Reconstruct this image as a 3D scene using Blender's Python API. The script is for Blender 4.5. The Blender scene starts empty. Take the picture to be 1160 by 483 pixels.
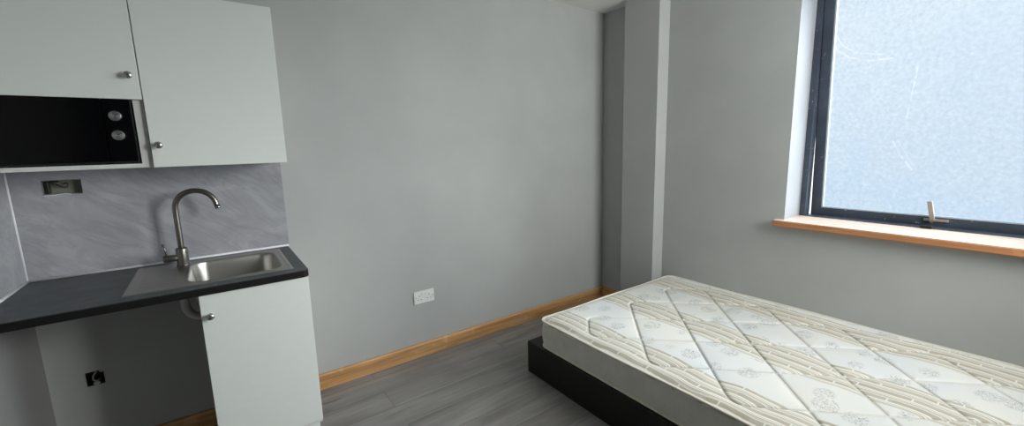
import bpy, bmesh, math, random
import numpy as np
from mathutils import Vector, Matrix, Quaternion

random.seed(4)
sc = bpy.context.scene
COL = sc.collection

# ------------------------------------------------------------------ camera
cam_d = bpy.data.cameras.new('camera')
cam_d.sensor_width = 36.0
cam_d.lens = 14.5967
cam_d.clip_start = 0.02
cam = bpy.data.objects.new('camera', cam_d)
COL.objects.link(cam)
yaw, pitch, roll = math.radians(-35.7613), math.radians(-9.1665), math.radians(-1.4418)
fwd = Vector((-math.sin(yaw)*math.cos(pitch), math.cos(yaw)*math.cos(pitch), math.sin(pitch)))
rt = Vector((math.cos(yaw), math.sin(yaw), 0)); up = rt.cross(fwd)
rt2 = rt*math.cos(roll)+up*math.sin(roll); up2 = -rt*math.sin(roll)+up*math.cos(roll)
M = Matrix((rt2, up2, -fwd)).transposed().to_4x4()
M.translation = Vector((0.6774, -2.5519, 1.4137))
cam.matrix_world = M
sc.camera = cam

# ------------------------------------------------------------------ light
sc.view_settings.view_transform = 'Standard'
sc.view_settings.look = 'None'
sc.view_settings.gamma = 1.0
sc.view_settings.use_curve_mapping = False
sc.view_settings.exposure = 0.0

world = bpy.data.worlds.new('overcast_sky'); sc.world = world
world.use_nodes = True
wn = world.node_tree; wn.nodes.clear()
wo = wn.nodes.new('ShaderNodeOutputWorld'); wb = wn.nodes.new('ShaderNodeBackground')
wt = wn.nodes.new('ShaderNodeTexCoord'); ws = wn.nodes.new('ShaderNodeSeparateXYZ')
wr = wn.nodes.new('ShaderNodeValToRGB'); wm = wn.nodes.new('ShaderNodeMapRange')
wn.links.new(wt.outputs['Generated'], ws.inputs[0]); wn.links.new(ws.outputs['Z'], wm.inputs['Value'])
wm.inputs['From Min'].default_value = -0.2; wm.inputs['From Max'].default_value = 0.5
wr.color_ramp.elements[0].color = (0.60, 0.74, 0.88, 1); wr.color_ramp.elements[0].position = 0.1
wr.color_ramp.elements[1].color = (0.86, 0.93, 1.0, 1); wr.color_ramp.elements[1].position = 0.62
wn.links.new(wm.outputs[0], wr.inputs[0]); wn.links.new(wr.outputs[0], wb.inputs['Color'])
WORLD_STRENGTH = 1.05
wb.inputs['Strength'].default_value = WORLD_STRENGTH
wn.links.new(wb.outputs[0], wo.inputs[0])

def sun(name, direction, energy, angle, color):
    d = bpy.data.lights.new(name, 'SUN'); d.energy = energy; d.angle = math.radians(angle); d.color = color
    o = bpy.data.objects.new(name, d); COL.objects.link(o)
    o.rotation_euler = Vector(direction).to_track_quat('-Z', 'Y').to_euler()
    return o
# bright part of the cloudy sky, seen only through the window
sun('cloudy_daylight', (-0.76, 0.55, -0.34), 11.5, 50, (1.0, 0.985, 0.965))
# area light added behind the camera as an unseen window to brighten the room
W2X0, W2X1, W2Z0, W2Z1 = 2.36, 3.42, 1.20, 2.35
ld = bpy.data.lights.new('added_fill_daylight', 'AREA'); ld.shape = 'RECTANGLE'; ld.size = W2X1-W2X0; ld.size_y = W2Z1-W2Z0
ld.energy = 53; ld.color = (0.98, 1.0, 0.98)
lo = bpy.data.objects.new('added_fill_daylight', ld); COL.objects.link(lo)
lo.location = ((W2X0+W2X1)/2, -3.05-0.16, (W2Z0+W2Z1)/2); lo.rotation_euler = (math.radians(90), 0, 0)

# ------------------------------------------------------------------ materials
def srgb(r, g, b):
    f = lambda c: (c/255/12.92) if c/255 <= 0.04045 else ((c/255+0.055)/1.055)**2.4
    return (f(r), f(g), f(b), 1.0)

class Mat:
    def __init__(s, name, rough=0.6, metal=0.0, color=None, spec=0.5):
        s.m = bpy.data.materials.new(name); s.m.use_nodes = True
        s.nt = s.m.node_tree; s.nt.nodes.clear()
        s.out = s.n('ShaderNodeOutputMaterial'); s.b = s.n('ShaderNodeBsdfPrincipled')
        s.l(s.b.outputs[0], s.out.inputs[0])
        s.b.inputs['Roughness'].default_value = rough; s.b.inputs['Metallic'].default_value = metal
        s.b.inputs['Specular IOR Level'].default_value = spec
        if color: s.b.inputs['Base Color'].default_value = color
    def n(s, t, **k):
        x = s.nt.nodes.new(t)
        for a, v in k.items(): setattr(x, a, v)
        return x
    def l(s, a, b): s.nt.links.new(a, b)
    def val(s, sock, v):
        if hasattr(v, 'links'): s.l(v, sock)
        else: sock.default_value = v
    def math(s, op, a, b=None, c=None, clamp=False):
        x = s.n('ShaderNodeMath', operation=op); x.use_clamp = clamp
        s.val(x.inputs[0], a)
        if b is not None: s.val(x.inputs[1], b)
        if c is not None: s.val(x.inputs[2], c)
        return x.outputs[0]
    def co(s): 
        if not hasattr(s, '_co'): s._co = s.n('ShaderNodeTexCoord')
        return s._co.outputs['Object']
    def xyz(s, v=None):
        x = s.n('ShaderNodeSeparateXYZ'); s.l(v if v is not None else s.co(), x.inputs[0]); return x.outputs
    def comb(s, x, y, z=0.0):
        c = s.n('ShaderNodeCombineXYZ')
        for i, v in enumerate((x, y, z)): s.val(c.inputs[i], v)
        return c.outputs[0]
    def mapping(s, scale, rot=(0, 0, 0), loc=(0, 0, 0), vec=None):
        x = s.n('ShaderNodeMapping'); s.l(vec if vec is not None else s.co(), x.inputs[0])
        x.inputs['Scale'].default_value = scale; x.inputs['Rotation'].default_value = rot; x.inputs['Location'].default_value = loc
        return x.outputs[0]
    def noise(s, scale, detail=3, rough=0.55, vec=None, dist=0.0):
        x = s.n('ShaderNodeTexNoise'); s.l(vec if vec is not None else s.co(), x.inputs['Vector'])
        x.inputs['Scale'].default_value = scale; x.inputs['Detail'].default_value = detail
        x.inputs['Roughness'].default_value = rough; x.inputs['Distortion'].default_value = dist
        return x.outputs['Fac']
    def ramp(s, fac, stops, interp='LINEAR'):
        x = s.n('ShaderNodeValToRGB'); s.l(fac, x.inputs[0]); r = x.color_ramp; r.interpolation = interp
        while len(r.elements) < len(stops): r.elements.new(0.5)
        for e, (p, c) in zip(r.elements, stops): e.position = p; e.color = c
        return x.outputs[0]
    def fr(s, fac, a, b):      # scalar map 0..1 between a and b
        x = s.n('ShaderNodeMapRange'); s.l(fac, x.inputs[0]); x.inputs[1].default_value = a; x.inputs[2].default_value = b
        return x.outputs[0]
    def mix(s, fac, a, b, blend='MIX'):
        x = s.n('ShaderNodeMix', data_type='RGBA', blend_type=blend)
        s.val(x.inputs[0], fac); s.val(x.inputs[6], a); s.val(x.inputs[7], b); return x.outputs[2]
    def base(s, v): s.l(v, s.b.inputs['Base Color']); return s
    def bump(s, h, strength=0.3, dist=0.002):
        x = s.n('ShaderNodeBump'); x.inputs['Strength'].default_value = strength; x.inputs['Distance'].default_value = dist
        s.l(h, x.inputs['Height']); s.l(x.outputs[0], s.b.inputs['Normal']); return x.outputs[0]

def G(v): return (v, v, v, 1)

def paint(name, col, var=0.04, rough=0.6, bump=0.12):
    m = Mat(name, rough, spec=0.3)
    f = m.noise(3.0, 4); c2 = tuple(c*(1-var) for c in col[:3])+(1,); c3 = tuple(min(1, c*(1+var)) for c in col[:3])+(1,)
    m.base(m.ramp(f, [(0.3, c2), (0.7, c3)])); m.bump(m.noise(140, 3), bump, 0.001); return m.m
wall_paint = paint('grey_wall_paint', srgb(178, 180, 178))
ceil_paint = paint('white_ceiling_paint', srgb(232, 232, 228))
reveal_paint = paint('darkened_reveal_paint', srgb(152, 155, 160))  # reveal colour lowered below the wall grey to hold back strong daylight

def wood(name, dark, mid, light, axis='X', rough=0.45, scale=1.0):
    m = Mat(name, rough, spec=0.35)
    sc_ = {'X': (2*scale, 40*scale, 40*scale), 'Y': (40*scale, 2*scale, 40*scale), 'Z': (40*scale, 40*scale, 2*scale)}[axis]
    v = m.mapping(sc_)
    f = m.noise(1.0, 5, 0.6, v, 0.6)
    big = m.noise(2.2, 2)
    c = m.ramp(f, [(0.28, dark), (0.5, mid), (0.72, light)])
    kn = m.fr(m.noise(7.0, 3, 0.6), 0.62, 0.70)
    c = m.mix(m.math('MULTIPLY', kn, 0.45), c, tuple(min(1, v*1.35) for v in light[:3])+(1,))
    m.base(m.mix(m.fr(big, 0.35, 0.75), c, m.mix(0.5, c, light)))
    m.bump(f, 0.15, 0.0015); return m.m
oak = wood('oak_skirting', srgb(142, 98, 58), srgb(192, 144, 94), srgb(214, 172, 124), 'X')
oak_y = wood('oak_skirting_side', srgb(140, 88, 45), srgb(196, 140, 84), srgb(222, 172, 116), 'Y')
sill_wood = wood('oak_sill', srgb(140, 88, 54), srgb(180, 120, 78), srgb(200, 146, 104), 'Y', 0.4)

sill_top = wood('pale_sill_top', srgb(206, 178, 160), srgb(222, 200, 184), srgb(234, 218, 206), 'Y', 0.45)  # paler wood colour for the upward faces of the sill

def floor_mat():
    m = Mat('grey_laminate', 0.42, spec=0.45)
    v = m.mapping((1, 1, 1), loc=(-1.36, 0.27, 0))
    br = m.n('ShaderNodeTexBrick'); m.l(v, br.inputs['Vector'])
    br.offset = 0.28; br.offset_frequency = 2; br.squash = 1.0
    for k, x in (('Scale', 1.0), ('Mortar Size', 0.0016), ('Mortar Smooth', 0.3), ('Bias', 0.0), ('Brick Width', 1.2), ('Row Height', 0.18)):
        br.inputs[k].default_value = x
    br.inputs['Color1'].default_value = G(0.0); br.inputs['Color2'].default_value = G(1.0); br.inputs['Mortar'].default_value = G(0.5)
    per = m.math('MULTIPLY', br.outputs['Color'], 7.0)
    xx = m.xyz()
    vv = m.comb(m.math('MULTIPLY', xx[0], 1.3), m.math('MULTIPLY', xx[1], 12.0), per)
    g1 = m.noise(1.0, 5, 0.6, vv, 0.8)
    vf = m.comb(m.math('MULTIPLY', xx[0], 6.0), m.math('MULTIPLY', xx[1], 120.0), per)
    g2 = m.noise(1.0, 4, 0.6, vf, 0.3)
    c = m.ramp(g1, [(0.25, srgb(108, 105, 102)), (0.45, srgb(136, 132, 129)), (0.62, srgb(152, 149, 146)), (0.8, srgb(168, 165, 162))])
    c = m.mix(m.math('MULTIPLY', m.fr(g2, 0.45, 0.85), 0.35), c, srgb(92, 88, 84))
    c = m.mix(m.math('MULTIPLY', br.outputs['Color'], 0.16), c, srgb(116, 113, 112))
    kn = m.fr(m.noise(1.0, 2, 0.5, m.comb(m.math('MULTIPLY', xx[0], 3.2), m.math('MULTIPLY', xx[1], 16.0), 3.0), 0.4), 0.68, 0.76)
    c = m.mix(m.math('MULTIPLY', kn, 0.45), c, srgb(72, 68, 64))
    c = m.mix(m.math('MULTIPLY', br.outputs['Fac'], 0.7), c, srgb(70, 68, 66))
    m.base(c)
    m.bump(m.math('SUBTRACT', m.math('MULTIPLY', g2, 0.3), br.outputs['Fac']), 0.3, 0.001)
    return m.m
floor_m = floor_mat()

def marble():
    m = Mat('grey_marble_tile', 0.35, spec=0.4)
    v = m.mapping((1, 1, 1), rot=(0, math.radians(-38), 0))
    f = m.noise(1.0, 6, 0.62, m.mapping((4, 6, 7.5), vec=v), 0.9)
    f2 = m.noise(1.0, 5, 0.6, m.mapping((1.8, 4, 9), vec=v), 1.6)
    c = m.ramp(f, [(0.25, srgb(146, 147, 151)), (0.5, srgb(160, 161, 165)), (0.75, srgb(176, 177, 180))])
    vein = m.math('SUBTRACT', 1.0, m.math('MULTIPLY', m.math('ABSOLUTE', m.math('SUBTRACT', f2, 0.5)), 16.0), clamp=True)
    c = m.mix(m.math('MULTIPLY', vein, 0.2), c, srgb(106, 107, 112))
    wv = m.math('SUBTRACT', 1.0, m.math('MULTIPLY', m.math('ABSOLUTE', m.math('SUBTRACT', f, 0.58)), 30.0), clamp=True)
    c = m.mix(m.math('MULTIPLY', wv, 0.12), c, srgb(205, 206, 208))
    m.base(c); return m.m
marble_m = marble()

def laminate_top():
    m = Mat('charcoal_slate_worktop', 0.42, spec=0.45)
    f = m.noise(9, 6, 0.7, dist=0.6); f2 = m.noise(60, 3)
    c = m.ramp(f, [(0.3, srgb(54, 57, 59)), (0.55, srgb(72, 76, 78)), (0.75, srgb(92, 96, 97))])
    m.base(c); m.bump(f2, 0.15, 0.0006); return m.m
top_m = laminate_top()
edge_m = Mat('black_worktop_edge', 0.6, color=srgb(13, 13, 14), spec=0.25).m

def door_white(name, c):
    m = Mat(name, 0.42, spec=0.4)
    f = m.noise(1.0, 4, 0.6, m.mapping((14, 14, 60)))
    m.base(m.ramp(f, [(0.3, tuple(x*0.975 for x in c[:3])+(1,)), (0.7, c)])); m.bump(f, 0.05, 0.0006); return m.m
white_m = door_white('white_cabinet_laminate', srgb(212, 217, 212))
carcass_m = door_white('white_carcass_board', srgb(204, 206, 202))
bead_m = Mat('white_silicone', 0.4, color=srgb(225, 226, 228)).m
plastic_m = Mat('white_plastic', 0.35, color=srgb(232, 233, 231)).m
pipe_m = Mat('white_waste_pipe', 0.4, color=srgb(205, 204, 198)).m
black_m = Mat('black_plastic', 0.4, color=srgb(14, 14, 15)).m
glassblack_m = Mat('black_glass', 0.06, color=srgb(3, 3, 5), spec=0.3).m
dark_m = Mat('dark_slot', 0.7, color=srgb(30, 30, 30)).m

def steel(name, rough, col, stretch=(4, 300, 4), aniso=0.0):
    m = Mat(name, rough, 1.0)
    f = m.noise(1.0, 3, 0.6, m.mapping(stretch))
    m.base(m.ramp(f, [(0.3, tuple(x*0.88 for x in col[:3])+(1,)), (0.7, col)]))
    r = m.n('ShaderNodeMapRange'); m.l(f, r.inputs[0]); r.inputs[3].default_value = rough*0.8; r.inputs[4].default_value = rough*1.3
    m.l(r.outputs[0], m.b.inputs['Roughness']); return m.m
sink_m = steel('brushed_sink_steel', 0.33, srgb(190, 188, 183))
tap_m = Mat('brushed_nickel', 0.28, 1.0, color=srgb(138, 134, 128)).m
knob_m = steel('satin_chrome', 0.22, srgb(200, 200, 200), (200, 200, 200))
trim_m = steel('dull_silver_trim', 0.4, srgb(70, 70, 72))

def leather():
    m = Mat('black_faux_leather', 0.5, spec=0.4, color=srgb(11, 10, 10))
    v = m.n('ShaderNodeTexVoronoi'); m.l(m.co(), v.inputs[0]); v.inputs['Scale'].default_value = 380
    m.bump(v.outputs['Distance'], 0.2, 0.0006); return m.m
leather_m = leather()

def frame_metal():
    m = Mat('anthracite_frame', 0.45, spec=0.5)
    f = m.noise(6, 4); s = m.fr(m.noise(55, 3, 0.7), 0.66, 0.72)
    c = m.ramp(f, [(0.3, srgb(52, 60, 72)), (0.7, srgb(68, 77, 90))])
    m.base(m.mix(m.math('MULTIPLY', s, 0.75), c, srgb(190, 192, 196))); return m.m
frame_m = frame_metal()
gasket_m = Mat('pale_glazing_bead', 0.5, color=srgb(176, 190, 200)).m
catch_m = Mat('worn_metal_handle', 0.45, 0.5, color=srgb(168, 160, 150)).m

# obscured pane: lets daylight through, scatters some of it, with rubbed marks on it
def pane():
    m = Mat('obscured_glass'); nt = m.nt; nt.nodes.remove(m.b)
    x = m.xyz()     # object coords: Y along, Z up (world)
    n1 = m.noise(1.0, 4, 0.65, m.mapping((55, 55, 55)))
    n2 = m.noise(3.5, 4, 0.6, dist=0.8)
    def seg(ay, az, by, bz, w):
        L = math.hypot(by-ay, bz-az); dy, dz = (by-ay)/L, (bz-az)/L
        py = m.math('SUBTRACT', x[1], ay); pz = m.math('SUBTRACT', x[2], az)
        t = m.math('ADD', m.math('MULTIPLY', py, dy), m.math('MULTIPLY', pz, dz))
        t = m.math('MINIMUM', m.math('MAXIMUM', t, 0.0), L)
        ey = m.math('SUBTRACT', py, m.math('MULTIPLY', t, dy)); ez = m.math('SUBTRACT', pz, m.math('MULTIPLY', t, dz))
        d = m.math('SQRT', m.math('ADD', m.math('MULTIPLY', ey, ey), m.math('MULTIPLY', ez, ez)))
        return m.math('SUBTRACT', 1.0, m.math('DIVIDE', d, w), clamp=True)
    tot = None
    for a in SMEARS:
        q = seg(*a)
        tot = q if tot is None else m.math('MAXIMUM', tot, q)
    tot = m.math('MULTIPLY', tot, m.fr(m.noise(40, 4, 0.7), 0.36, 0.6))
    bl = m.math('MULTIPLY', m.fr(m.noise(16, 5, 0.7), 0.58, 0.72), m.math('SUBTRACT', 1.0, m.fr(x[2], 1.1, 1.65)))
    c = m.ramp(n1, [(0.3, srgb(226, 231, 234)), (0.6, srgb(236, 240, 243)), (0.8, srgb(246, 249, 251))])
    c = m.mix(m.math('MULTIPLY', m.fr(n2, 0.35, 0.7), 0.25), c, srgb(220, 232, 242))
    c = m.mix(m.math('MULTIPLY', tot, 0.7), c, G(1.0))
    c = m.mix(m.math('MULTIPLY', bl, 0.3), c, G(1.0))
    tr = m.n('ShaderNodeBsdfTransparent'); m.l(c, tr.inputs[0])
    tl = m.n('ShaderNodeBsdfTranslucent'); m.l(c, tl.inputs[0])
    gl = m.n('ShaderNodeBsdfGlossy'); gl.inputs['Roughness'].default_value = 0.35
    bp = m.n('ShaderNodeBump'); bp.inputs['Strength'].default_value = 0.6; bp.inputs['Distance'].default_value = 0.002
    m.l(n1, bp.inputs['Height']); m.l(bp.outputs[0], gl.inputs['Normal']); m.l(bp.outputs[0], tl.inputs['Normal'])
    m1 = m.n('ShaderNodeMixShader'); m1.inputs[0].default_value = 0.06; m.l(tr.outputs[0], m1.inputs[1]); m.l(tl.outputs[0], m1.inputs[2])
    m2 = m.n('ShaderNodeMixShader'); m2.inputs[0].default_value = 0.04; m.l(m1.outputs[0], m2.inputs[1]); m.l(gl.outputs[0], m2.inputs[2])
    m.l(m2.outputs[0], m.out.inputs[0]); return m.m
SMEARS = [(-1.545, 2.091, -1.556, 2.007, 0.008), (-1.556, 2.007, -1.588, 1.935, 0.008), (-1.588, 1.935, -1.648, 1.884, 0.008), (-1.648, 1.884, -1.746, 1.847, 0.008), (-1.746, 1.847, -1.85, 1.843, 0.008), (-1.577, 2.023, -1.613, 1.955, 0.005), (-1.613, 1.955, -1.68, 1.903, 0.005), (-1.68, 1.903, -1.802, 1.871, 0.005), (-1.956, 1.784, -1.946, 1.67, 0.005), (-1.946, 1.67, -1.932, 1.512, 0.005), (-1.884, 1.388, -1.922, 1.309, 0.007), (-1.922, 1.309, -1.977, 1.226, 0.007), (-1.902, 1.397, -1.986, 1.241, 0.004)]
pane_m = pane()

# ------------------------------------------------------------------ mesh helpers
def link(name, bm, mats, parent=None, smooth=False, recalc=True):
    if recalc: bmesh.ops.recalc_face_normals(bm, faces=bm.faces)
    me = bpy.data.meshes.new(name); bm.to_mesh(me); bm.free()
    for m in (mats if isinstance(mats, (list, tuple)) else [mats]): me.materials.append(m)
    if smooth:
        for p in me.polygons: p.use_smooth = True
    o = bpy.data.objects.new(name, me); COL.objects.link(o)
    if parent: o.parent = parent
    return o
def empty(name, loc=(0, 0, 0)):
    o = bpy.data.objects.new(name, None); COL.objects.link(o); o.location = loc; o.empty_display_size = 0.05
    bpy.context.view_layer.update()
    return o
def adopt(o, parent):      # parent keeping world coordinates
    o.parent = parent; o.matrix_parent_inverse = Matrix.Translation(-parent.location); return o
def tag(o, label=None, cat=None, group=None, kind=None):
    for k, v in (('label', label), ('category', cat), ('group', group), ('kind', kind)):
        if v: o[k] = v
    return o
def box(bm, x0, x1, y0, y1, z0, z1, bev=0.0, seg=2, mi=0):
    t = bmesh.new()
    vs = [t.verts.new((x, y, z)) for x in (x0, x1) for y in (y0, y1) for z in (z0, z1)]
    for f in ((0, 1, 3, 2), (4, 6, 7, 5), (0, 4, 5, 1), (2, 3, 7, 6), (0, 2, 6, 4), (1, 5, 7, 3)):
        t.faces.new([vs[i] for i in f])
    bmesh.ops.recalc_face_normals(t, faces=t.faces)
    if bev: bmesh.ops.bevel(t, geom=t.edges[:], offset=bev, segments=seg, affect='EDGES', profile=0.5)
    for f in t.faces: f.material_index = mi
    merge(bm, t)
def merge(bm, t):
    me = bpy.data.meshes.new('tmp'); t.to_mesh(me); t.free(); bm.from_mesh(me); bpy.data.meshes.remove(me)
def lathe(bm, prof, origin, axis=(0, 0, 1), n=32, mi=0):
    q = Vector((0, 0, 1)).rotation_difference(Vector(axis).normalized()); o = Vector(origin); t = bmesh.new()
    rings = []
    for r, h in prof:
        if r < 1e-6: rings.append([t.verts.new(o+q@Vector((0, 0, h)))])
        else: rings.append([t.verts.new(o+q@Vector((r*math.cos(2*math.pi*i/n), r*math.sin(2*math.pi*i/n), h))) for i in range(n)])
    for a, b in zip(rings, rings[1:]):
        for i in range(n):
            j = (i+1) % n
            if len(a) == 1 and len(b) == 1: continue
            if len(a) == 1: t.faces.new((a[0], b[i], b[j]))
            elif len(b) == 1: t.faces.new((a[i], a[j], b[0]))
            else: t.faces.new((a[i], a[j], b[j], b[i]))
    for f in t.faces: f.material_index = mi
    merge(bm, t)
def tube(bm, pts, r, n=16, cap=True, mi=0):
    pts = [Vector(p) for p in pts]; rs = r if isinstance(r, (list, tuple)) else [r]*len(pts)
    T = [(pts[min(i+1, len(pts)-1)]-pts[max(i-1, 0)]).normalized() for i in range(len(pts))]
    u = T[0].orthogonal().normalized(); t = bmesh.new(); rings = []
    for i, p in enumerate(pts):
        if i: u = (T[i-1].rotation_difference(T[i]) @ u)
        u = (u-T[i]*u.dot(T[i])).normalized(); v = T[i].cross(u)
        rings.append([t.verts.new(p+(u*math.cos(2*math.pi*k/n)+v*math.sin(2*math.pi*k/n))*rs[i]) for k in range(n)])
    for a, b in zip(rings, rings[1:]):
        for i in range(n): t.faces.new((a[i], a[(i+1) % n], b[(i+1) % n], b[i]))
    if cap: t.faces.new(rings[0][::-1]); t.faces.new(rings[-1])
    for f in t.faces: f.material_index = mi
    merge(bm, t)
def slab_holes(bm, us, vs, holes, place, d0, d1):
    """panel in (u,v) with rectangular holes, extruded between depths d0 and d1; place(u,v,d)->xyz"""
    U = sorted(set([us[0], us[1]]+[h[i] for h in holes for i in (0, 1)])); V = sorted(set([vs[0], vs[1]]+[h[i] for h in holes for i in (2, 3)]))
    cells = {}
    for i in range(len(U)-1):
        for j in range(len(V)-1):
            cu, cv = (U[i]+U[i+1])/2, (V[j]+V[j+1])/2
            cells[i, j] = not any(h[0] < cu < h[1] and h[2] < cv < h[3] for h in holes)
    vt = {}
    def g(i, j, d):
        k = (i, j, d)
        if k not in vt: vt[k] = bm.verts.new(place(U[i], V[j], d0 if d == 0 else d1))
        return vt[k]
    for (i, j), s in cells.items():
        if not s: continue
        for d in (0, 1): bm.faces.new((g(i, j, d), g(i+1, j, d), g(i+1, j+1, d), g(i, j+1, d)))
        for (di, dj, a, b) in ((-1, 0, (i, j), (i, j+1)), (1, 0, (i+1, j), (i+1, j+1)), (0, -1, (i, j), (i+1, j)), (0, 1, (i, j+1), (i+1, j+1))):
            if not cells.get((i+di, j+dj), False): bm.faces.new((g(*a, 0), g(*b, 0), g(*b, 1), g(*a, 1)))

# ------------------------------------------------------------------ room
W, H, D = 3.532, 2.502, 3.05
def struct(name, bm, m, **k): return tag(link(name, bm, m, **k), kind='structure')

bm = bmesh.new(); box(bm, -0.2, W+0.48, -D-0.2, 0.2, -0.12, 0.0); struct('floor', bm, floor_m)
bm = bmesh.new(); box(bm, -0.2, W+0.48, -D-0.2, 0.2, H, H+0.12); struct('ceiling', bm, ceil_paint)
# back wall with two chased sockets holes
HA = (0.103, 0.222, 1.258, 1.320); HB = (0.116, 0.177, 0.380, 0.447)
bm = bmesh.new(); slab_holes(bm, (-0.2, W+0.48), (0, H), [HA, HB], lambda u, v, d: (u, d, v), 0.0, 0.2); 
struct('wall_back', bm, wall_paint)
bm = bmesh.new(); box(bm, -0.2, 0.0, -D, 0.0, 0, H); struct('wall_left', bm, paint('shade_darkened_paint', srgb(140, 140, 139)))  # whole wall coloured darker to stand in for shade under the worktop
bm = bmesh.new(); slab_holes(bm, (-0.2, W+0.48), (0, H), [(W2X0, W2X1, W2Z0, W2Z1)], lambda u, v, d: (u, d, v), -D-0.2, -D)
struct('wall_front', bm, wall_paint)
WY0, WY1, WZ0, WZ1 = -2.72, -1.478, 0.884, 2.36
bm = bmesh.new(); slab_holes(bm, (-D, 0), (0, H), [(WY0, WY1, WZ0, WZ1)], lambda u, v, d: (d, u, v), W, W+0.48)
struct('wall_right', bm, wall_paint)
# reveal lining, coloured darker than the walls to offset the daylight on it
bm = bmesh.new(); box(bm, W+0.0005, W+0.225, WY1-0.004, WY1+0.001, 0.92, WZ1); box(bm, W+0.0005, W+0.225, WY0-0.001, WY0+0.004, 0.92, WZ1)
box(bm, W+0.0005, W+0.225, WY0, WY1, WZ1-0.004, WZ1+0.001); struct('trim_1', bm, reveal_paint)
PX, PY1, PY2 = 3.405, -0.322, -0.632
bm = bmesh.new(); box(bm, PX, W, PY2, PY1, 0, H, 0.002, 2); struct('wall_pillar', bm, wall_paint)
# skirting
def skirt(name, prof_at, a, b, m):
    pr = [(0, 0), (0.018, 0), (0.018, 0.086), (0.014, 0.0945), (0, 0.0945)]
    bm = bmesh.new(); A = [bm.verts.new(prof_at(a, d, z)) for d, z in pr]; B = [bm.verts.new(prof_at(b, d, z)) for d, z in pr]
    n = len(pr)
    for i in range(n): bm.faces.new((A[i], A[(i+1) % n], B[(i+1) % n], B[i]))
    bm.faces.new(A); bm.faces.new(B[::-1]); struct(name, bm, m)
skirt('baseboard_back', lambda s, d, z: (s, -d, z), 0.0, W, oak)
skirt('baseboard_right', lambda s, d, z: (W-d, s, z), PY1, -0.018, oak_y)

# ------------------------------------------------------------------ window
win = tag(empty('window_1', (W+0.225, WY1, 0.92)), kind='structure')
fx0, fx1 = W+0.225, W+0.295
bm = bmesh.new()
slab_holes(bm, (WY0, WY1), (0.886, WZ1), [(WY0+0.035, WY1-0.035, 0.925, WZ1-0.035)], lambda u, v, d: (d, u, v), fx0, fx1)
bmesh.ops.recalc_face_normals(bm, faces=bm.faces)
adopt(link('window_frame', bm, frame_m), win)
# sash: top hung, pushed open a little at the bottom. Built upright then turned about its hinge
TILT = math.radians(3.6); hz = WZ1-0.036; hx = fx0+0.006
def tilt(o):
    Rm = Matrix.Translation((hx, 0, hz)) @ Matrix.Rotation(-TILT, 4, 'Y') @ Matrix.Translation((-hx, 0, -hz))
    o.data.transform(Rm); return o
sy0, sy1, sz0, sz1 = WY0+0.037, WY1-0.037, 0.914, hz
SB = 0.056
bm = bmesh.new(); slab_holes(bm, (sy0, sy1), (sz0, sz1), [(sy0+SB, sy1-SB, sz0+SB, sz1-SB)], lambda u, v, d: (d, u, v), hx, hx+0.055)
bmesh.ops.recalc_face_normals(bm, faces=bm.faces); bmesh.ops.bevel(bm, geom=[e for e in bm.edges if e.calc_face_angle(0) > 1], offset=0.002, segments=1, affect='EDGES')
sash = adopt(tilt(link('window_sash', bm, frame_m)), win)
def under(o, par): o.parent = par; o.matrix_parent_inverse = par.matrix_parent_inverse.inverted() if False else Matrix.Identity(4); return o
bm = bmesh.new(); slab_holes(bm, (sy0+SB-0.001, sy1-SB+0.001), (sz0+SB-0.001, sz1-SB+0.001), [(sy0+SB+0.007, sy1-SB-0.007, sz0+SB+0.007, sz1-SB-0.007)], lambda u, v, d: (d, u, v), hx+0.004, hx+0.022)
under(tilt(link('glazing_bead', bm, gasket_m)), sash)
bm = bmesh.new(); box(bm, hx+0.022, hx+0.028, sy0+SB-0.008, sy1-SB+0.008, sz0+SB-0.008, sz1-SB+0.008)
under(tilt(link('glass_pane', bm, pane_m)), sash)
bm = bmesh.new()
o8 = [(fx1+0.0005, 0.884, 0.918), (fx1+0.16, 0.872, 0.905)]
A = [bm.verts.new((x, y, z)) for x, z0_, z1_ in o8 for y in (WY0-0.02, WY1+0.0) for z in (z0_, z1_)]
for f in ((0, 1, 3, 2), (4, 6, 7, 5), (0, 4, 5, 1), (2, 3, 7, 6), (0, 2, 6, 4), (1, 5, 7, 3)): bm.faces.new([A[i] for i in f])
adopt(link('outer_ledge', bm, Mat('weathered_ledge', 0.6, color=srgb(84, 77, 84)).m), win)
# handle on bottom rail
bm = bmesh.new()
box(bm, hx-0.010, hx+0.001, -2.150, -2.052, 0.947, 0.962, 0.003)
lathe(bm, [(0, 0), (0.013, 0), (0.013, 0.016), (0.009, 0.020), (0, 0.020)], (hx, -2.085, 0.955), (-1, 0, 0), 20)
t = bmesh.new(); box(t, -0.006, 0.006, -0.0105, 0.0105, 0.0, 0.108, 0.003)
bmesh.ops.transform(t, matrix=Matrix.Translation((hx-0.022, -2.090, 0.955)) @ Matrix.Rotation(math.radians(-9), 4, 'X') @ Matrix.Rotation(math.radians(-6), 4, 'Y'), verts=t.verts); merge(bm, t)
hd = under(tilt(link('window_handle', bm, catch_m)), sash)
bm = bmesh.new(); box(bm, fx0-0.012, fx0+0.02, -2.105, -2.058, 0.9205, 0.936, 0.003)
adopt(link('catch_plate', bm, black_m), win)
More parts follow.
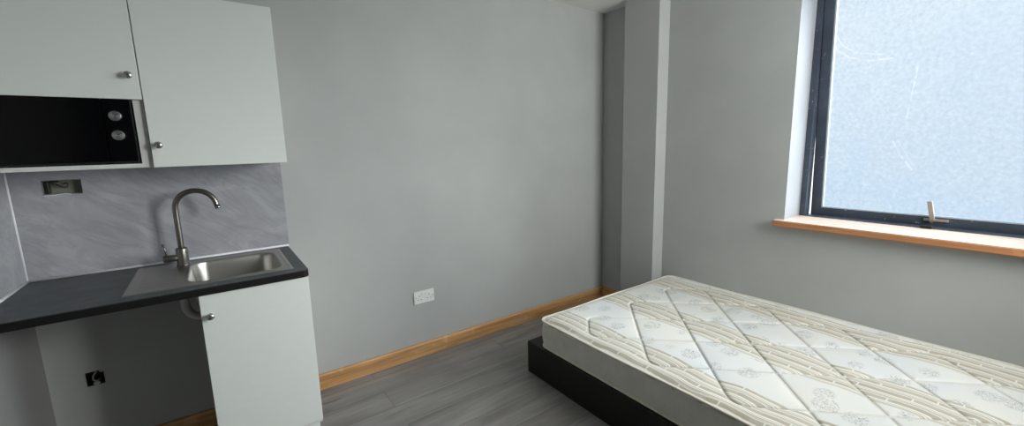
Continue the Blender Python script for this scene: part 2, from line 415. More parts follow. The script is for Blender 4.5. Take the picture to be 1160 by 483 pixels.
# sill board with nosing past the wall face
bm = bmesh.new()
pts = [(W-0.065, -2.80), (W-0.065, -1.440), (W, -1.440), (W, WY1), (fx0, WY1), (fx0, WY0), (W, WY0), (W, -2.80)]
bot = [bm.verts.new((x, y, 0.884)) for x, y in pts]; topv = [bm.verts.new((x, y, 0.9205)) for x, y in pts]
bm.faces.new(bot[::-1]); bm.faces.new(topv)
for i in range(len(pts)): j = (i+1) % len(pts); bm.faces.new((bot[i], bot[j], topv[j], topv[i]))
bmesh.ops.recalc_face_normals(bm, faces=bm.faces)
bmesh.ops.bevel(bm, geom=[e for e in bm.edges if all(abs(v.co.x-(W-0.065)) < 1e-4 for v in e.verts)], offset=0.004, segments=2, affect='EDGES')
for f in bm.faces:
    f.normal_update(); f.material_index = 1 if f.normal.z > 0.9 else 0
struct('trim_2', bm, [sill_wood, sill_top], recalc=False)

fill_win = tag(empty('added_window', (W2X0, -D, W2Z0)), kind='structure')  # unseen window frame, added to go with the fill light
bm = bmesh.new(); xm = (W2X0+W2X1)/2
slab_holes(bm, (W2X0+0.001, W2X1-0.001), (W2Z0+0.001, W2Z1-0.001), [(W2X0+0.045, xm-0.022, W2Z0+0.045, W2Z1-0.045), (xm+0.022, W2X1-0.045, W2Z0+0.045, W2Z1-0.045)], lambda u, v, d: (u, d, v), -D-0.13, -D-0.07)
adopt(link('window_frame', bm, frame_m), fill_win)

# ------------------------------------------------------------------ tiles behind the worktop
TT = 0.008
bm = bmesh.new(); slab_holes(bm, (TT, 0.986), (0.902, 1.40), [HA], lambda u, v, d: (u, d, v), -TT, -0.0005)
tile = link('tile_splashback', bm, marble_m); tag(tile, 'grey marble-look splashback panel on the back wall above the worktop', 'splashback')
bm = bmesh.new(); box(bm, 0.0005, TT, -0.60, -TT, 0.902, 1.40)
tl2 = tag(link('tile_splashback', bm, marble_m), 'plain grey splashback panel on the left side wall beside the worktop', 'splashback')
# silicone beads
def bead(parent, pts, r=0.0058):
    bm = bmesh.new(); tube(bm, pts, r, 8); o = link('silicone_bead', bm, bead_m, parent, smooth=True); return o
bead(tile, [(TT, -TT-0.001, 0.904), (0.984, -TT-0.001, 0.904)]); bead(tile, [(TT+0.001, -TT-0.001, 0.904), (TT+0.001, -TT-0.001, 1.40)], 0.004)
bead(tl2, [(TT+0.001, -TT, 0.904), (TT+0.001, -0.60, 0.904)])
# socket back box set in the chased hole, with a loop of cable
bx = bmesh.new(); x0, x1, z0, z1 = HA[0]+0.001, HA[1]-0.001, HA[2]+0.001, HA[3]-0.001; y0, y1 = -0.004, 0.036
box(bx, x0, x1, y1-0.0015, y1, z0, z1); box(bx, x0, x0+0.0015, y0, y1, z0, z1); box(bx, x1-0.0015, x1, y0, y1, z0, z1)
box(bx, x0, x1, y0, y1, z0, z0+0.0015); box(bx, x0, x1, y0, y1, z1-0.0015, z1)
bb = tag(link('back_box', bx, Mat('galvanised_box', 0.55, 0.3, color=srgb(142, 144, 134)).m), 'open metal socket box in the marble splashback with a loose cable inside', 'socket box')
bm = bmesh.new()
cp = [(0.112, 0.03, 1.312), (0.128, 0.018, 1.306), (0.146, 0.010, 1.300), (0.158, 0.008, 1.290), (0.168, 0.008, 1.286), (0.177, 0.008, 1.291), (0.179, 0.010, 1.300), (0.172, 0.014, 1.306), (0.165, 0.022, 1.303)]
def smooth_pts(P, k=3):
    P = [Vector(p) for p in P]
    for _ in range(k):
        Q = [P[0]]
        for a, b in zip(P, P[1:]): Q += [a*0.75+b*0.25, a*0.25+b*0.75]
        P = Q+[P[-1]]
    return P
tube(bm, smooth_pts(cp), 0.0035, 8); link('cable', bm, Mat('grey_olive_cable', 0.5, color=srgb(78, 78, 62)).m, bb, smooth=True)
bm = bmesh.new(); box(bm, 0.1055, 0.121, 0.004, 0.034, 1.263, 1.314, 0.002); box(bm, 0.124, 0.150, 0.01, 0.032, 1.309, 1.3165, 0.002); link('knockout', bm, black_m, bb)
bm = bmesh.new(); tube(bm, smooth_pts([(0.106, -0.0088, 1.2565), (0.14, -0.0092, 1.2575), (0.155, -0.009, 1.2605), (0.17, -0.0088, 1.2600), (0.185, -0.0085, 1.2575)]), [0.0022]*33 if False else 0.0022, 6); link('filler_edge', bm, bead_m, bb, smooth=True)
# rough hole under the worktop, dark box and plaster edge
bx = bmesh.new(); x0, x1, z0, z1 = HB[0]+0.001, HB[1]-0.001, HB[2]+0.001, HB[3]-0.001; y0, y1 = 0.0, 0.045
box(bx, x0, x1, y1-0.002, y1, z0, z1); box(bx, x0, x0+0.002, y0, y1, z0, z1); box(bx, x1-0.002, x1, y0, y1, z0, z1)
box(bx, x0, x1, y0, y1, z0, z0+0.002); box(bx, x0, x1, y0, y1, z1-0.002, z1)
b2 = tag(link('back_box', bx, black_m), 'black empty socket box low on the back wall under the worktop', 'socket box')
bm = bmesh.new(); tube(bm, smooth_pts([(0.155, 0.03, 0.442), (0.147, 0.004, 0.436), (0.139, -0.003, 0.422), (0.140, -0.003, 0.405), (0.148, 0.004, 0.398), (0.160, 0.03, 0.396)]), 0.0035, 8)
link('cable', bm, Mat('grey_cable', 0.5, color=srgb(150, 150, 146)).m, b2, smooth=True)
bm = bmesh.new(); t = bmesh.new(); bmesh.ops.create_icosphere(t, subdivisions=2, radius=0.011)
for v in t.verts: v.co = Vector((v.co.x*1.2+0.148, v.co.y*0.35+0.002, v.co.z*0.9+0.388))+Vector((random.uniform(-1, 1), 0, random.uniform(-1, 1)))*0.001
merge(bm, t); link('plaster_lump', bm, wall_paint, b2, smooth=True); bm = bmesh.new(); t = bmesh.new(); bmesh.ops.create_icosphere(t, subdivisions=2, radius=0.010)
for v in t.verts: v.co = Vector((v.co.x*1.0+0.171, v.co.y*0.35+0.002, v.co.z*0.9+0.443))
merge(bm, t); link('plaster_lump', bm, wall_paint, b2, smooth=True)

# ------------------------------------------------------------------ worktop
TX, TY, TZ0, TZ1 = 0.982, -0.590, 0.868, 0.900
bowl = (0.556, 0.893, -0.490, -0.110)
def rrect(x0, x1, y0, y1, rad, n=8):
    P = []
    for cx, cy, a0 in ((x1-rad[1], y1-rad[1], 0), (x0+rad[0], y1-rad[0], 90), (x0+rad[3], y0+rad[3], 180), (x1-rad[2], y0+rad[2], 270)):
        r = {0: rad[1], 90: rad[0], 180: rad[3], 270: rad[2]}[a0]
        if r < 1e-5: P.append((cx, cy)); continue
        for i in range(n+1): a = math.radians(a0+90*i/n); P.append((cx+r*math.cos(a), cy+r*math.sin(a)))
    return P
bm = bmesh.new()
hole = (bowl[0]-0.006, bowl[1]+0.006, bowl[2]-0.006, bowl[3]+0.006)
outer = rrect(0.001, TX, TY, -0.0005, (0, 0, 0.022, 0))
slab_holes(bm, (0.001, TX), (TY, -0.0005), [hole], lambda u, v, d: (u, v, d), TZ0, TZ1)
# round the free corner and the front edge
ce = [e for e in bm.edges if all(abs(v.co.x-TX) < 1e-5 and abs(v.co.y-TY) < 1e-5 for v in e.verts)]
bmesh.ops.bevel(bm, geom=ce, offset=0.028, segments=6, affect='EDGES', profile=0.5)
bmesh.ops.recalc_face_normals(bm, faces=bm.faces)
fe = [e for e in bm.edges if all(v.co.z > TZ1-1e-5 for v in e.verts) and e.is_boundary is False and e.calc_face_angle(0) > 1 and all(v.co.y < TY+0.03 or v.co.x > TX-0.03 for v in e.verts) and not all(hole[0]-1e-3 < v.co.x < hole[1]+1e-3 and v.co.y > hole[2]-1e-3 for v in e.verts)]
bmesh.ops.bevel(bm, geom=fe, offset=0.005, segments=3, affect='EDGES', profile=0.5)
for f in bm.faces:
    f.normal_update(); c = f.calc_center_median()
    if abs(f.normal.z) < 0.5 and (c.y < TY+0.03 or c.x > TX-0.03): f.material_index = 1
worktop = tag(link('worktop', bm, [top_m, edge_m]), 'charcoal slate-effect worktop with a black front edge under the sink', 'worktop')

# ------------------------------------------------------------------ sink (one pressed sheet: flange, ribbed drainer, bowl)
SX0, SX1, SY0, SY1 = 0.362, 0.930, -0.530, -0.058
nx, ny = 190, 158
def sst(a, b, x): t = np.clip((x-a)/(b-a), 0, 1); return t*t*(3-2*t)
def sdr(X, Y, x0, x1, y0, y1, r):
    cx, cy, hx_, hy_ = (x0+x1)/2, (y0+y1)/2, (x1-x0)/2-r, (y1-y0)/2-r
    qx, qy = np.abs(X-cx)-hx_, np.abs(Y-cy)-hy_
    return np.hypot(np.maximum(qx, 0), np.maximum(qy, 0))+np.minimum(np.maximum(qx, qy), 0)-r
X, Y = np.meshgrid(np.linspace(SX0, SX1, nx), np.linspace(SY0, SY1, ny), indexing='ij')
Z = np.full_like(X, 0.9035)
edge = -sdr(X, Y, SX0, SX1, SY0, SY1, 0.006)
Z -= 0.0032*(1-sst(0, 0.006, edge)); Z -= 0.0020*sst(0.012, 0.020, edge)
db = sdr(X, Y, bowl[0], bowl[1], bowl[2], bowl[3], 0.065)
Z -= 0.150*sst(0.0, 0.030, -db)**0.55 + 0.006*sst(-0.02, 0.15, -db)
Z += 0.0018*np.exp(-((db-0.006)/0.004)**2)
dr = sdr(X, Y, 0.384, 0.530, -0.500, -0.150, 0.02)
Z -= 0.0012*sst(0.0, 0.010, -dr)
rib = (0.5+0.5*np.cos(2*np.pi*(Y+0.5)/0.035))**2
Z += 0.0024*rib*sst(0.006, 0.022, -dr)
bm = bmesh.new(); vv = [[bm.verts.new((X[i, j], Y[i, j], Z[i, j])) for j in range(ny)] for i in range(nx)]
for i in range(nx-1):
    for j in range(ny-1): bm.faces.new((vv[i][j], vv[i+1][j], vv[i+1][j+1], vv[i][j+1]))
sink = empty('sink', (0.646, -0.294, 0.900))
tag(sink, 'stainless steel inset sink with a ribbed drainer on its left side', 'sink')
sb = adopt(link('sink_body', bm, sink_m, smooth=True, recalc=False), sink)
sm = sb.modifiers.new('sheet', 'SOLIDIFY'); sm.thickness = 0.0008; sm.offset = -1
bm = bmesh.new(); lathe(bm, [(0, 0.004), (0.012, 0.004), (0.030, 0.006), (0.042, 0.004), (0.044, 0), (0.044, -0.06), (0.03, -0.06), (0, -0.06)], (0.73, -0.30, 0.7485), n=32)
adopt(link('drain', bm, knob_m, smooth=True), sink)
# overflow hose and trap under the bowl
bm = bmesh.new()
tube(bm, smooth_pts([(0.565, -0.30, 0.845), (0.535, -0.30, 0.835), (0.524, -0.30, 0.80), (0.524, -0.30, 0.745), (0.540, -0.30, 0.712), (0.575, -0.30, 0.698), (0.64, -0.30, 0.692), (0.73, -0.30, 0.690)]), 0.017, 16)
wp = link('waste_pipe', bm, pipe_m, smooth=True); adopt(wp, sink)

# ------------------------------------------------------------------ tap
tap = empty('tap', (0.529, -0.120, 0.9025)); tag(tap, 'brushed nickel swan-neck mixer tap standing behind the sink bowl', 'tap')
bm = bmesh.new(); lathe(bm, [(0, 0), (0.027, 0), (0.027, 0.004), (0.0235, 0.006), (0.0235, 0.078), (0.021, 0.082), (0.013, 0.083), (0, 0.083)], (0.529, -0.120, 0.9025), n=40)
adopt(link('tap_body', bm, tap_m, smooth=True), tap)
bm = bmesh.new(); R_ = 0.078; P = [(0.529, -0.120, 0.975+0.02*i) for i in range(10)]
for i in range(1, 33):
    a = math.radians(180-i*(172/32)); P.append((0.529+R_+R_*math.cos(a), -0.120-0.0007*i, 1.168+R_*math.sin(a)))
P.append((P[-1][0]+0.004, P[-1][1], P[-1][2]-0.018)); tube(bm, P, 0.0118, 20)
adopt(link('spout', bm, tap_m, smooth=True), tap)
bm = bmesh.new(); t_ = Vector(P[-1]); tube(bm, [t_+Vector((-0.001, 0, 0.006)), t_+Vector((0.001, 0, -0.004))], 0.0127, 20)
adopt(link('aerator', bm, knob_m, smooth=True), tap)
bm = bmesh.new(); lathe(bm, [(0, 0), (0.0155, 0), (0.0165, 0.002), (0.0165, 0.050), (0.0150, 0.056), (0, 0.057)], (0.515, -0.120, 0.940), (-1, 0, 0), n=28)
tube(bm, [(0.472, -0.120, 0.952), (0.470, -0.120, 0.980), (0.464, -0.120, 1.010)], [0.0038, 0.0035, 0.0035], 12)
adopt(link('lever', bm, tap_m, smooth=True), tap)

# ------------------------------------------------------------------ cabinets
def knob(parent, x, y, z):
    bm = bmesh.new(); lathe(bm, [(0, 0), (0.0085, 0), (0.0075, 0.003), (0.0055, 0.008), (0.0065, 0.013), (0.0125, 0.018), (0.0140, 0.022), (0.0125, 0.026), (0.007, 0.0285), (0, 0.029)], (x, y, z), (0, -1, 0), 28)
    return under(link('knob', bm, knob_m, smooth=True), parent)
DT = 0.018; UF = -0.373          # front plane of the wall doors
UZ0, UZM, UZ1 = 1.366, 1.627, 2.0385
# left unit over the microwave
c1 = empty('wall_cabinet', (0.25, -0.18, UZ0)); tag(c1, 'white wall cabinet over the microwave niche with a short door and round knob', 'cabinet')
bm = bmesh.new(); yb, yf = -0.0085, UF+DT+0.001
box(bm, 0.0085, 0.0265, yf, yb, UZ0, UZ1); box(bm, 0.465, 0.4965, yf, yb, UZ0, UZ1)
box(bm, 0.0265, 0.465, yf, yb, UZ0, UZ0+0.016); box(bm, 0.0265, 0.465, yf, yb, UZM+0.002, UZM+0.018); box(bm, 0.0265, 0.465, yf, yb, UZ1-0.018, UZ1)
box(bm, 0.0265, 0.465, yb-0.004, yb, UZ0+0.016, UZ1-0.018)
adopt(link('carcass', bm, carcass_m), c1)
bm = bmesh.new(); box(bm, 0.0095, 0.4965, UF, UF+DT, UZM, UZ1, 0.001, 1); d1 = adopt(link('door', bm, white_m), c1)
knob(d1, 0.468, UF, 1.714)
# right unit
c2 = empty('wall_cabinet', (0.734, -0.18, UZ0)); tag(c2, 'white wall cabinet with one tall door above the sink and tap', 'cabinet')
bm = bmesh.new()
box(bm, 0.4985, 0.5165, yf, yb, UZ0, UZ1); box(bm, 0.951, 0.969, yf, yb, UZ0, UZ1)
box(bm, 0.5165, 0.951, yf, yb, UZ0, UZ0+0.018); box(bm, 0.5165, 0.951, yf, yb, UZ1-0.018, UZ1); box(bm, 0.5165, 0.951, yf+0.02, yb, 1.69, 1.708)
box(bm, 0.5165, 0.951, yb-0.004, yb, UZ0+0.018, UZ1-0.018)
adopt(link('carcass', bm, carcass_m), c2)
bm = bmesh.new(); box(bm, 0.4995, 0.9705, UF, UF+DT, UZ0-0.001, UZ1, 0.001, 1); d2 = adopt(link('door', bm, white_m), c2)
knob(d2, 0.525, UF, 1.452)
# base unit
c3 = empty('base_cabinet', (0.78, -0.3, 0.0)); tag(c3, 'white base cabinet under the sink end of the worktop with one plain door', 'cabinet')
bm = bmesh.new(); byf = -0.580+DT+0.001
box(bm, 0.586, 0.604, byf, -0.02, 0.15, 0.655); box(bm, 0.958, 0.976, byf, -0.02, 0.15, 0.8675)
box(bm, 0.604, 0.958, byf, -0.02, 0.15, 0.168); box(bm, 0.604, 0.958, -0.026, -0.02, 0.168, 0.62)
box(bm, 0.586, 0.958, byf, byf+0.018, 0.845, 0.8675)
adopt(link('carcass', bm, carcass_m), c3)
bm = bmesh.new(); box(bm, 0.585, 0.976, -0.580, -0.580+DT, 0.1715, 0.8650, 0.001, 1); d3 = adopt(link('door', bm, white_m), c3)
knob(d3, 0.614, -0.580, 0.781)
bm = bmesh.new(); box(bm, 0.588, 0.968, -0.530, -0.514, 0.0, 0.149); adopt(link('plinth', bm, white_m), c3)
for (lx, ly) in ((0.63, -0.06), (0.93, -0.06)):
    bm = bmesh.new(); lathe(bm, [(0, 0), (0.024, 0), (0.024, 0.01), (0.016, 0.02), (0.016, 0.12), (0.026, 0.135), (0.026, 0.15), (0, 0.15)], (lx, ly, 0.0), n=20)
    adopt(link('leg', bm, black_m, smooth=True), c3)

# ------------------------------------------------------------------ microwave
mw = empty('microwave', (0.245, -0.2, UZ0+0.016)); tag(mw, 'black built-in microwave with two silver dials in the cabinet niche', 'microwave')
mx0, mx1, mz0, mz1 = 0.031, 0.461, 1.3825, 1.6270
bm = bmesh.new(); box(bm, mx0+0.004, mx1-0.004, -0.345, -0.03, mz0+0.004, mz1-0.004, 0.002, 1); adopt(link('casing', bm, black_m), mw)
bm = bmesh.new(); box(bm, mx0, 0.376, -0.366, -0.345, mz0+0.012, mz1, 0.0006, 1); adopt(link('door', bm, glassblack_m), mw)
bm = bmesh.new(); box(bm, 0.378, mx1-0.006, -0.366, -0.345, mz0+0.012, mz1, 0.0006, 1); cpn = adopt(link('control_panel', bm, glassblack_m), mw)
bm = bmesh.new(); box(bm, mx0, mx1-0.006, -0.364, -0.345, mz0+0.004, mz0+0.0105, 0.001, 1); box(bm, mx1-0.0055, mx1-0.002, -0.362, -0.345, mz0+0.004, mz1, 0.001, 1); adopt(link('trim_strip', bm, trim_m), mw)
def dial_mat():
    m = Mat('brushed_dial', 0.28, 1.0); x = m.xyz()
    a = m.math('ARCTAN2', x[2], x[0])
    f = m.math('ADD', m.math('MULTIPLY', m.math('COSINE', m.math('MULTIPLY', a, 2.0)), 0.5), 0.5)
    m.base(m.ramp(f, [(0.0, srgb(180, 182, 184)), (1.0, srgb(240, 241, 242))])); return m.m
dm = dial_mat()
for z in (1.563, 1.491):
    bm = bmesh.new(); lathe(bm, [(0, 0), (0.0185, 0), (0.0185, 0.012), (0.0165, 0.0155), (0, 0.016)], (0, 0, 0), (0, -1, 0), 36)
    d = link('dial', bm, dm); d.location = (0.411, -0.366, z); d.parent = cpn
    for pl in d.data.polygons: pl.use_smooth = abs(pl.normal.y) < 0.5
    bm = bmesh.new(); box(bm, -0.0012, 0.0012, -0.0168, -0.0155, 0.002, 0.014); 
    bmesh.ops.rotate(bm, cent=(0, 0, 0), matrix=Matrix.Rotation(math.radians(50), 3, 'Y'), verts=bm.verts)
    pm = link('pointer_mark', bm, dark_m); pm.location = d.location; adopt(pm, mw)
    # tick marks printed round the dial
    bm = bmesh.new()
    for k in range(9):
        a = math.radians(-130+k*32.5); t = bmesh.new(); box(t, -0.0006, 0.0006, -0.0004, 0.0001, 0.022, 0.0245)
        bmesh.ops.rotate(t, cent=(0, 0, 0), matrix=Matrix.Rotation(a, 3, 'Y'), verts=t.verts); merge(bm, t)
    tk = link('dial_ticks', bm, Mat('faded_print', 0.6, color=srgb(70, 72, 74)).m); tk.location = (0.411, -0.366, z); adopt(tk, mw)

# ------------------------------------------------------------------ wall socket
so = empty('wall_socket', (1.7575, 0, 0.376)); tag(so, 'white double switched socket on the back wall above the oak skirting', 'socket')
sx, sz = 1.6845, 0.376
bm = bmesh.new(); box(bm, sx, sx+0.146, -0.0095, -0.0003, sz, sz+0.086, 0.0025, 3)
pl = adopt(link('face_plate', bm, plastic_m), so)
for k, ox in enumerate((0.038, 0.108)):
    bm = bmesh.new(); box(bm, -0.0055, 0.0055, -0.0045, 0.0, -0.010, 0.010, 0.001, 1)
    bmesh.ops.rotate(bm, cent=(0, 0, 0), matrix=Matrix.Rotation(math.radians(7), 3, 'X'), verts=bm.verts)
    bmesh.ops.translate(bm, vec=(sx+(0.060 if k == 0 else 0.086), -0.0085, sz+0.064), verts=bm.verts)
    under(link('rocker_switch', bm, plastic_m), pl)
    bm = bmesh.new(); cx = sx+ox
    box(bm, cx-0.002, cx+0.002, -0.0099, -0.009, sz+0.048, sz+0.0565); box(bm, cx-0.0145, cx-0.008, -0.0099, -0.009, sz+0.026, sz+0.030); box(bm, cx+0.008, cx+0.0145, -0.0099, -0.009, sz+0.026, sz+0.030)
    under(link('pin_holes', bm, dark_m), pl)
for cx in (sx+0.013, sx+0.133):
    bm = bmesh.new(); lathe(bm, [(0, 0), (0.0035, 0), (0.003, 0.001), (0, 0.0012)], (cx, -0.0094, sz+0.043), (0, -1, 0), 14); under(link('screw', bm, knob_m), pl)

# ------------------------------------------------------------------ bed base
bm = bmesh.new(); box(bm, 2.168, 3.395, -2.56, -0.612, 0.0, 0.206, 0.006, 3)
bed = tag(link('bed_base', bm, leather_m), 'low black box bed base standing on the laminate floor under the mattress', 'bed base')

# ------------------------------------------------------------------ mattress
MX0, MX1, MY0, MY1, MZ0, MZ1 = 2.183, 3.528, -2.66, -0.705, 0.2065, 0.385
CR = 0.06
# quilt seams: a diagonal lattice that bounces off the border
XL, XR, YT = 2.245, 3.405, -0.868
segs = []
def bounce(x, y, dx):
    pts = [(x, y)]
    while pts[-1][1] > MY0+0.12:
        x, y = pts[-1]; tx = (XL-x) if dx < 0 else (XR-x); t = abs(tx)
        if y-t < MY0+0.12: t = y-(MY0+0.12); pts.append((x+dx*t, y-t)); break
        pts.append((x+dx*t, y-t)); dx = -dx
    return pts
paths = []
for k in range(3):
    x = 2.438+0.3865*k
    a = bounce(x, YT, -1); b = bounce(x, YT, 1); paths.append(a[::-1]+b[1:])
def rounded(P, c=0.075):
    out = [Vector((*P[0], 0))]
    for p, q, r in zip(P, P[1:], P[2:]):
        p, q, r = (Vector((*t, 0)) for t in (p, q, r))
        a = q+(p-q).normalized()*c; b = q+(r-q).normalized()*c
        for i in range(9):
            t = i/8; out.append(a*(1-t)**2+q*2*t*(1-t)+b*t*t)
    out.append(Vector((*P[-1], 0))); return out
S = []
for P in paths:
    R2 = rounded(P); S += list(zip(R2, R2[1:]))
MNX, MNY = 420, 600
gx = np.linspace(0, 1, MNX); gy = np.linspace(0, 1, MNY)
GX, GY = np.meshgrid(MX0+gx*(MX1-MX0), MY0+gy*(MY1-MY0), indexing='ij')
dm_ = np.full(GX.shape, 9.0)
for a, b in S:
    dx, dy = b.x-a.x, b.y-a.y; L2 = dx*dx+dy*dy+1e-12
    t = np.clip(((GX-a.x)*dx+(GY-a.y)*dy)/L2, 0, 1)
    dm_ = np.minimum(dm_, np.hypot(GX-a.x-t*dx, GY-a.y-t*dy))
rng = np.random.RandomState(3)
lump = np.zeros(GX.shape)
for _ in range(60):
    kx, ky = rng.uniform(-14, 14), rng.uniform(-9, 9); lump += rng.uniform(0.2, 1)*np.sin(kx*GX+ky*GY+rng.uniform(0, 6.28))
lump /= np.abs(lump).max()
# square grid pulled into a rounded rectangle
def sq(GX, GY, inset):
    cx, cy = (MX0+MX1)/2, (MY0+MY1)/2; hx_, hy_ = (MX1-MX0)/2, (MY1-MY0)/2
    x, y = GX-cx, GY-cy
    # corner compression: limit the point to the rounded outline
    ax, ay = np.abs(x), np.abs(y); qx, qy = np.maximum(ax-(hx_-CR), 0), np.maximum(ay-(hy_-CR), 0)
    n = np.hypot(qx, qy)+1e-9; m = np.maximum(qx, qy)
    s = np.where((qx > 0) & (qy > 0), m/n, 1.0)
    ax2, ay2 = np.where(qx > 0, hx_-CR+qx*s, ax), np.where(qy > 0, hy_-CR+qy*s, ay)
    return cx+np.sign(x)*ax2, cy+np.sign(y)*ay2
PXg, PYg = sq(GX, GY, 0)
de = -sdr(PXg, PYg, MX0, MX1, MY0, MY1, CR)
pad = 0.0120*(1-np.exp(-(dm_/0.0055)**1.3)) + 0.0075*(1-np.exp(-(dm_/0.055)**1.4)) - 0.0075
zt = MZ1-0.010+pad*sst(0.01, 0.06, de)+0.0022*lump*sst(0, 0.1, de) - 0.010*(1-np.clip(de/0.035, 0, 1))**2
origin = Vector(((MX0+MX1)/2, (MY0+MY1)/2, MZ0))
mat_root = empty('mattress', origin); tag(mat_root, 'quilted cream and white double mattress with beige stripes lying on the black bed base', 'mattress')

def ticking():
    m = Mat('striped_quilted_ticking', 0.75, spec=0.25); m.b.inputs['Sheen Weight'].default_value = 0.15
    x = m.xyz()
    wav = m.noise(1.0, 2, 0.5, m.mapping((0.9, 3.2, 1.0)))
    X_ = m.math('ADD', x[0], m.math('MULTIPLY', m.math('SUBTRACT', wav, 0.5), 0.085))
    period = 0.520
    ph = m.math('FRACT', m.math('DIVIDE', m.math('SUBTRACT', X_, 2.175-period*4), period))   # 0 at border
    inband = m.math('SUBTRACT', 1.0, m.fr(m.math('ABSOLUTE', m.math('SUBTRACT', ph, 0.21)), 0.212, 0.222))
    # stripes: a broad bar with cross ticks, then three hair lines, repeated
    u = m.math('FRACT', m.math('DIVIDE', X_, 0.058))
    def bar(c0, w, soft=0.02): return m.math('SUBTRACT', 1.0, m.fr(m.math('ABSOLUTE', m.math('SUBTRACT', u, c0)), w-soft, w+soft))
    row = m.math('FLOOR', m.math('DIVIDE', X_, 0.058))
    tk = m.math('FRACT', m.math('ADD', m.math('DIVIDE', x[1], 0.17), m.math('MULTIPLY', row, 0.37)))
    tick = m.math('SUBTRACT', 1.0, m.fr(m.math('ABSOLUTE', m.math('SUBTRACT', tk, 0.5)), 0.012, 0.024))
    tk2 = m.math('FRACT', m.math('ADD', m.math('DIVIDE', x[1], 0.31), m.math('MULTIPLY', row, 0.61)))
    shade2 = m.math('GREATER_THAN', tk2, 0.55)
    barcol = m.mix(m.math('MULTIPLY', shade2, 0.5), srgb(188, 182, 165), srgb(208, 202, 188))
    hair = m.math('MULTIPLY', m.fr(m.noise(1.0, 3, 0.6, m.mapping((420, 5, 1))), 0.50, 0.66), 0.25)
    barcol = m.mix(hair, barcol, srgb(176, 170, 154))
    cs = m.mix(bar(0.24, 0.19), srgb(240, 237, 228), barcol)
    cs = m.mix(m.math('MULTIPLY', m.math('MULTIPLY', tick, bar(0.24, 0.19)), 0.9), cs, srgb(242, 240, 232))
    for c0, wd in ((0.56, 0.028), (0.68, 0.05), (0.86, 0.028)):
        cs = m.mix(m.math('MULTIPLY', bar(c0, wd, 0.015), 0.85), cs, srgb(178, 172, 156))
    cs = m.mix(m.math('MULTIPLY', bar(0.455, 0.012, 0.01), 0.5), cs, srgb(150, 146, 136))
    # plain bands with grey sprigs
    cw = m.mix(m.fr(m.noise(2.2, 2), 0.35, 0.65), srgb(228, 231, 232), srgb(236, 235, 228))
    nz = m.noise(30, 3, 0.6, dist=2.8)
    lines = m.math('SUBTRACT', 1.0, m.math('MULTIPLY', m.math('ABSOLUTE', m.math('SUBTRACT', nz, 0.5)), 26.0), clamp=True)
    vo = m.n('ShaderNodeTexVoronoi'); m.l(m.mapping((1.0, 1.25, 1.0)), vo.inputs['Vector']); vo.inputs['Scale'].default_value = 6.2; vo.inputs['Randomness'].default_value = 0.75
    blob = m.math('SUBTRACT', 1.0, m.fr(vo.outputs['Distance'], 0.30, 0.38))
    cw = m.mix(m.math('MULTIPLY', m.math('MULTIPLY', lines, blob), 0.9), cw, srgb(120, 123, 124))
    c = m.mix(inband, cw, cs)
    at = m.n('ShaderNodeAttribute', attribute_name='seam_crease_shade')     # crease shade along the stitched quilting seams, put into the colour
    c = m.mix(m.math('MULTIPLY', at.outputs['Fac'], 0.85), c, srgb(112, 111, 106))
    m.base(c); m.bump(m.noise(700, 2), 0.15, 0.0005); return m.m
tick_m = ticking()
def side_fabric():
    m = Mat('beige_mattress_side', 0.8, spec=0.2)
    f = m.noise(9, 5, 0.7); st = m.fr(m.noise(2.3, 4, 0.7), 0.62, 0.75)
    c = m.ramp(f, [(0.3, srgb(212, 209, 200)), (0.7, srgb(228, 225, 216))])
    m.base(m.mix(m.math('MULTIPLY', st, 0.35), c, srgb(160, 146, 124))); m.bump(m.noise(260, 3), 0.3, 0.0008); return m.m
side_m = side_fabric()
bm = bmesh.new()
vv = [[bm.verts.new((PXg[i, j], PYg[i, j], zt[i, j])) for j in range(MNY)] for i in range(MNX)]
for i in range(MNX-1):
    for j in range(MNY-1): bm.faces.new((vv[i][j], vv[i+1][j], vv[i+1][j+1], vv[i][j+1]))
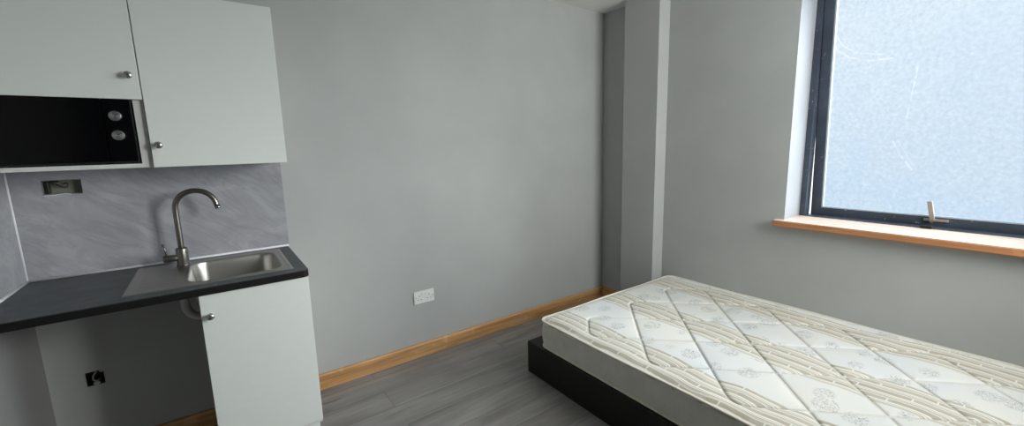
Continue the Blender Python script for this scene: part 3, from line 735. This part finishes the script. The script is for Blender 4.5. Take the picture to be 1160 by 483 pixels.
# closed underside of the panel
bb_ = [[vv[i][0] for i in range(MNX)], [vv[MNX-1][j] for j in range(MNY)], [vv[i][MNY-1] for i in range(MNX-1, -1, -1)], [vv[0][j] for j in range(MNY-1, -1, -1)]]
loop = []
for s in bb_: loop += s[:-1]
low = [bm.verts.new((v.co.x, v.co.y, MZ1-0.024)) for v in loop]
for k in range(len(loop)): bm.faces.new((loop[k], low[k], low[(k+1) % len(low)], loop[(k+1) % len(loop)]))
qt = adopt(link('quilted_top', bm, tick_m, smooth=True, recalc=True), mat_root)
sa = qt.data.attributes.new('seam_crease_shade', 'FLOAT', 'POINT')
vals = np.zeros(len(qt.data.vertices), dtype=np.float32); crease = np.exp(-(dm_/0.0036)**2); vals[:crease.size] = crease.reshape(-1)
sa.data.foreach_set('value', vals)
# side border, slightly bulging
def outline(inset, n=12):
    return rrect(MX0+inset, MX1-inset, MY0+inset, MY1-inset, (CR,)*4, n)
def dens(P, step=0.06):
    out = []
    for a, b in zip(P, P[1:]+P[:1]):
        L = math.dist(a, b); k = max(1, int(L/step))
        for i in range(k): out.append((a[0]+(b[0]-a[0])*i/k, a[1]+(b[1]-a[1])*i/k))
    return out
bm = bmesh.new(); rings = []
zs = np.linspace(MZ0+0.006, MZ1-0.012, 9)
for z in zs:
    t = (z-zs[0])/(zs[-1]-zs[0]); ins = 0.006-0.007*math.sin(math.pi*t)
    rings.append([bm.verts.new((x, y, z)) for x, y in dens(outline(ins))])
for a, b in zip(rings, rings[1:]):
    n = len(a)
    for i in range(n): bm.faces.new((a[i], a[(i+1) % n], b[(i+1) % n], b[i]))
bm.faces.new(rings[0][::-1]); bm.faces.new(rings[-1])
adopt(link('side_border', bm, side_m, smooth=False), mat_root)
for z in (MZ1-0.0135, MZ0+0.006):
    bm = bmesh.new(); P = dens(outline(0.001 if z > 0.3 else 0.004), 0.03); P = P+P[:2]
    P = [(x, y, z+(0.002*math.sin(9*x+7*y) if z > 0.3 else 0)) for x, y in P]
    tube(bm, P, 0.0055, 8, cap=False); adopt(link('piping', bm, Mat('cream_piping', 0.7, color=srgb(226, 220, 204)).m, smooth=True), mat_root)
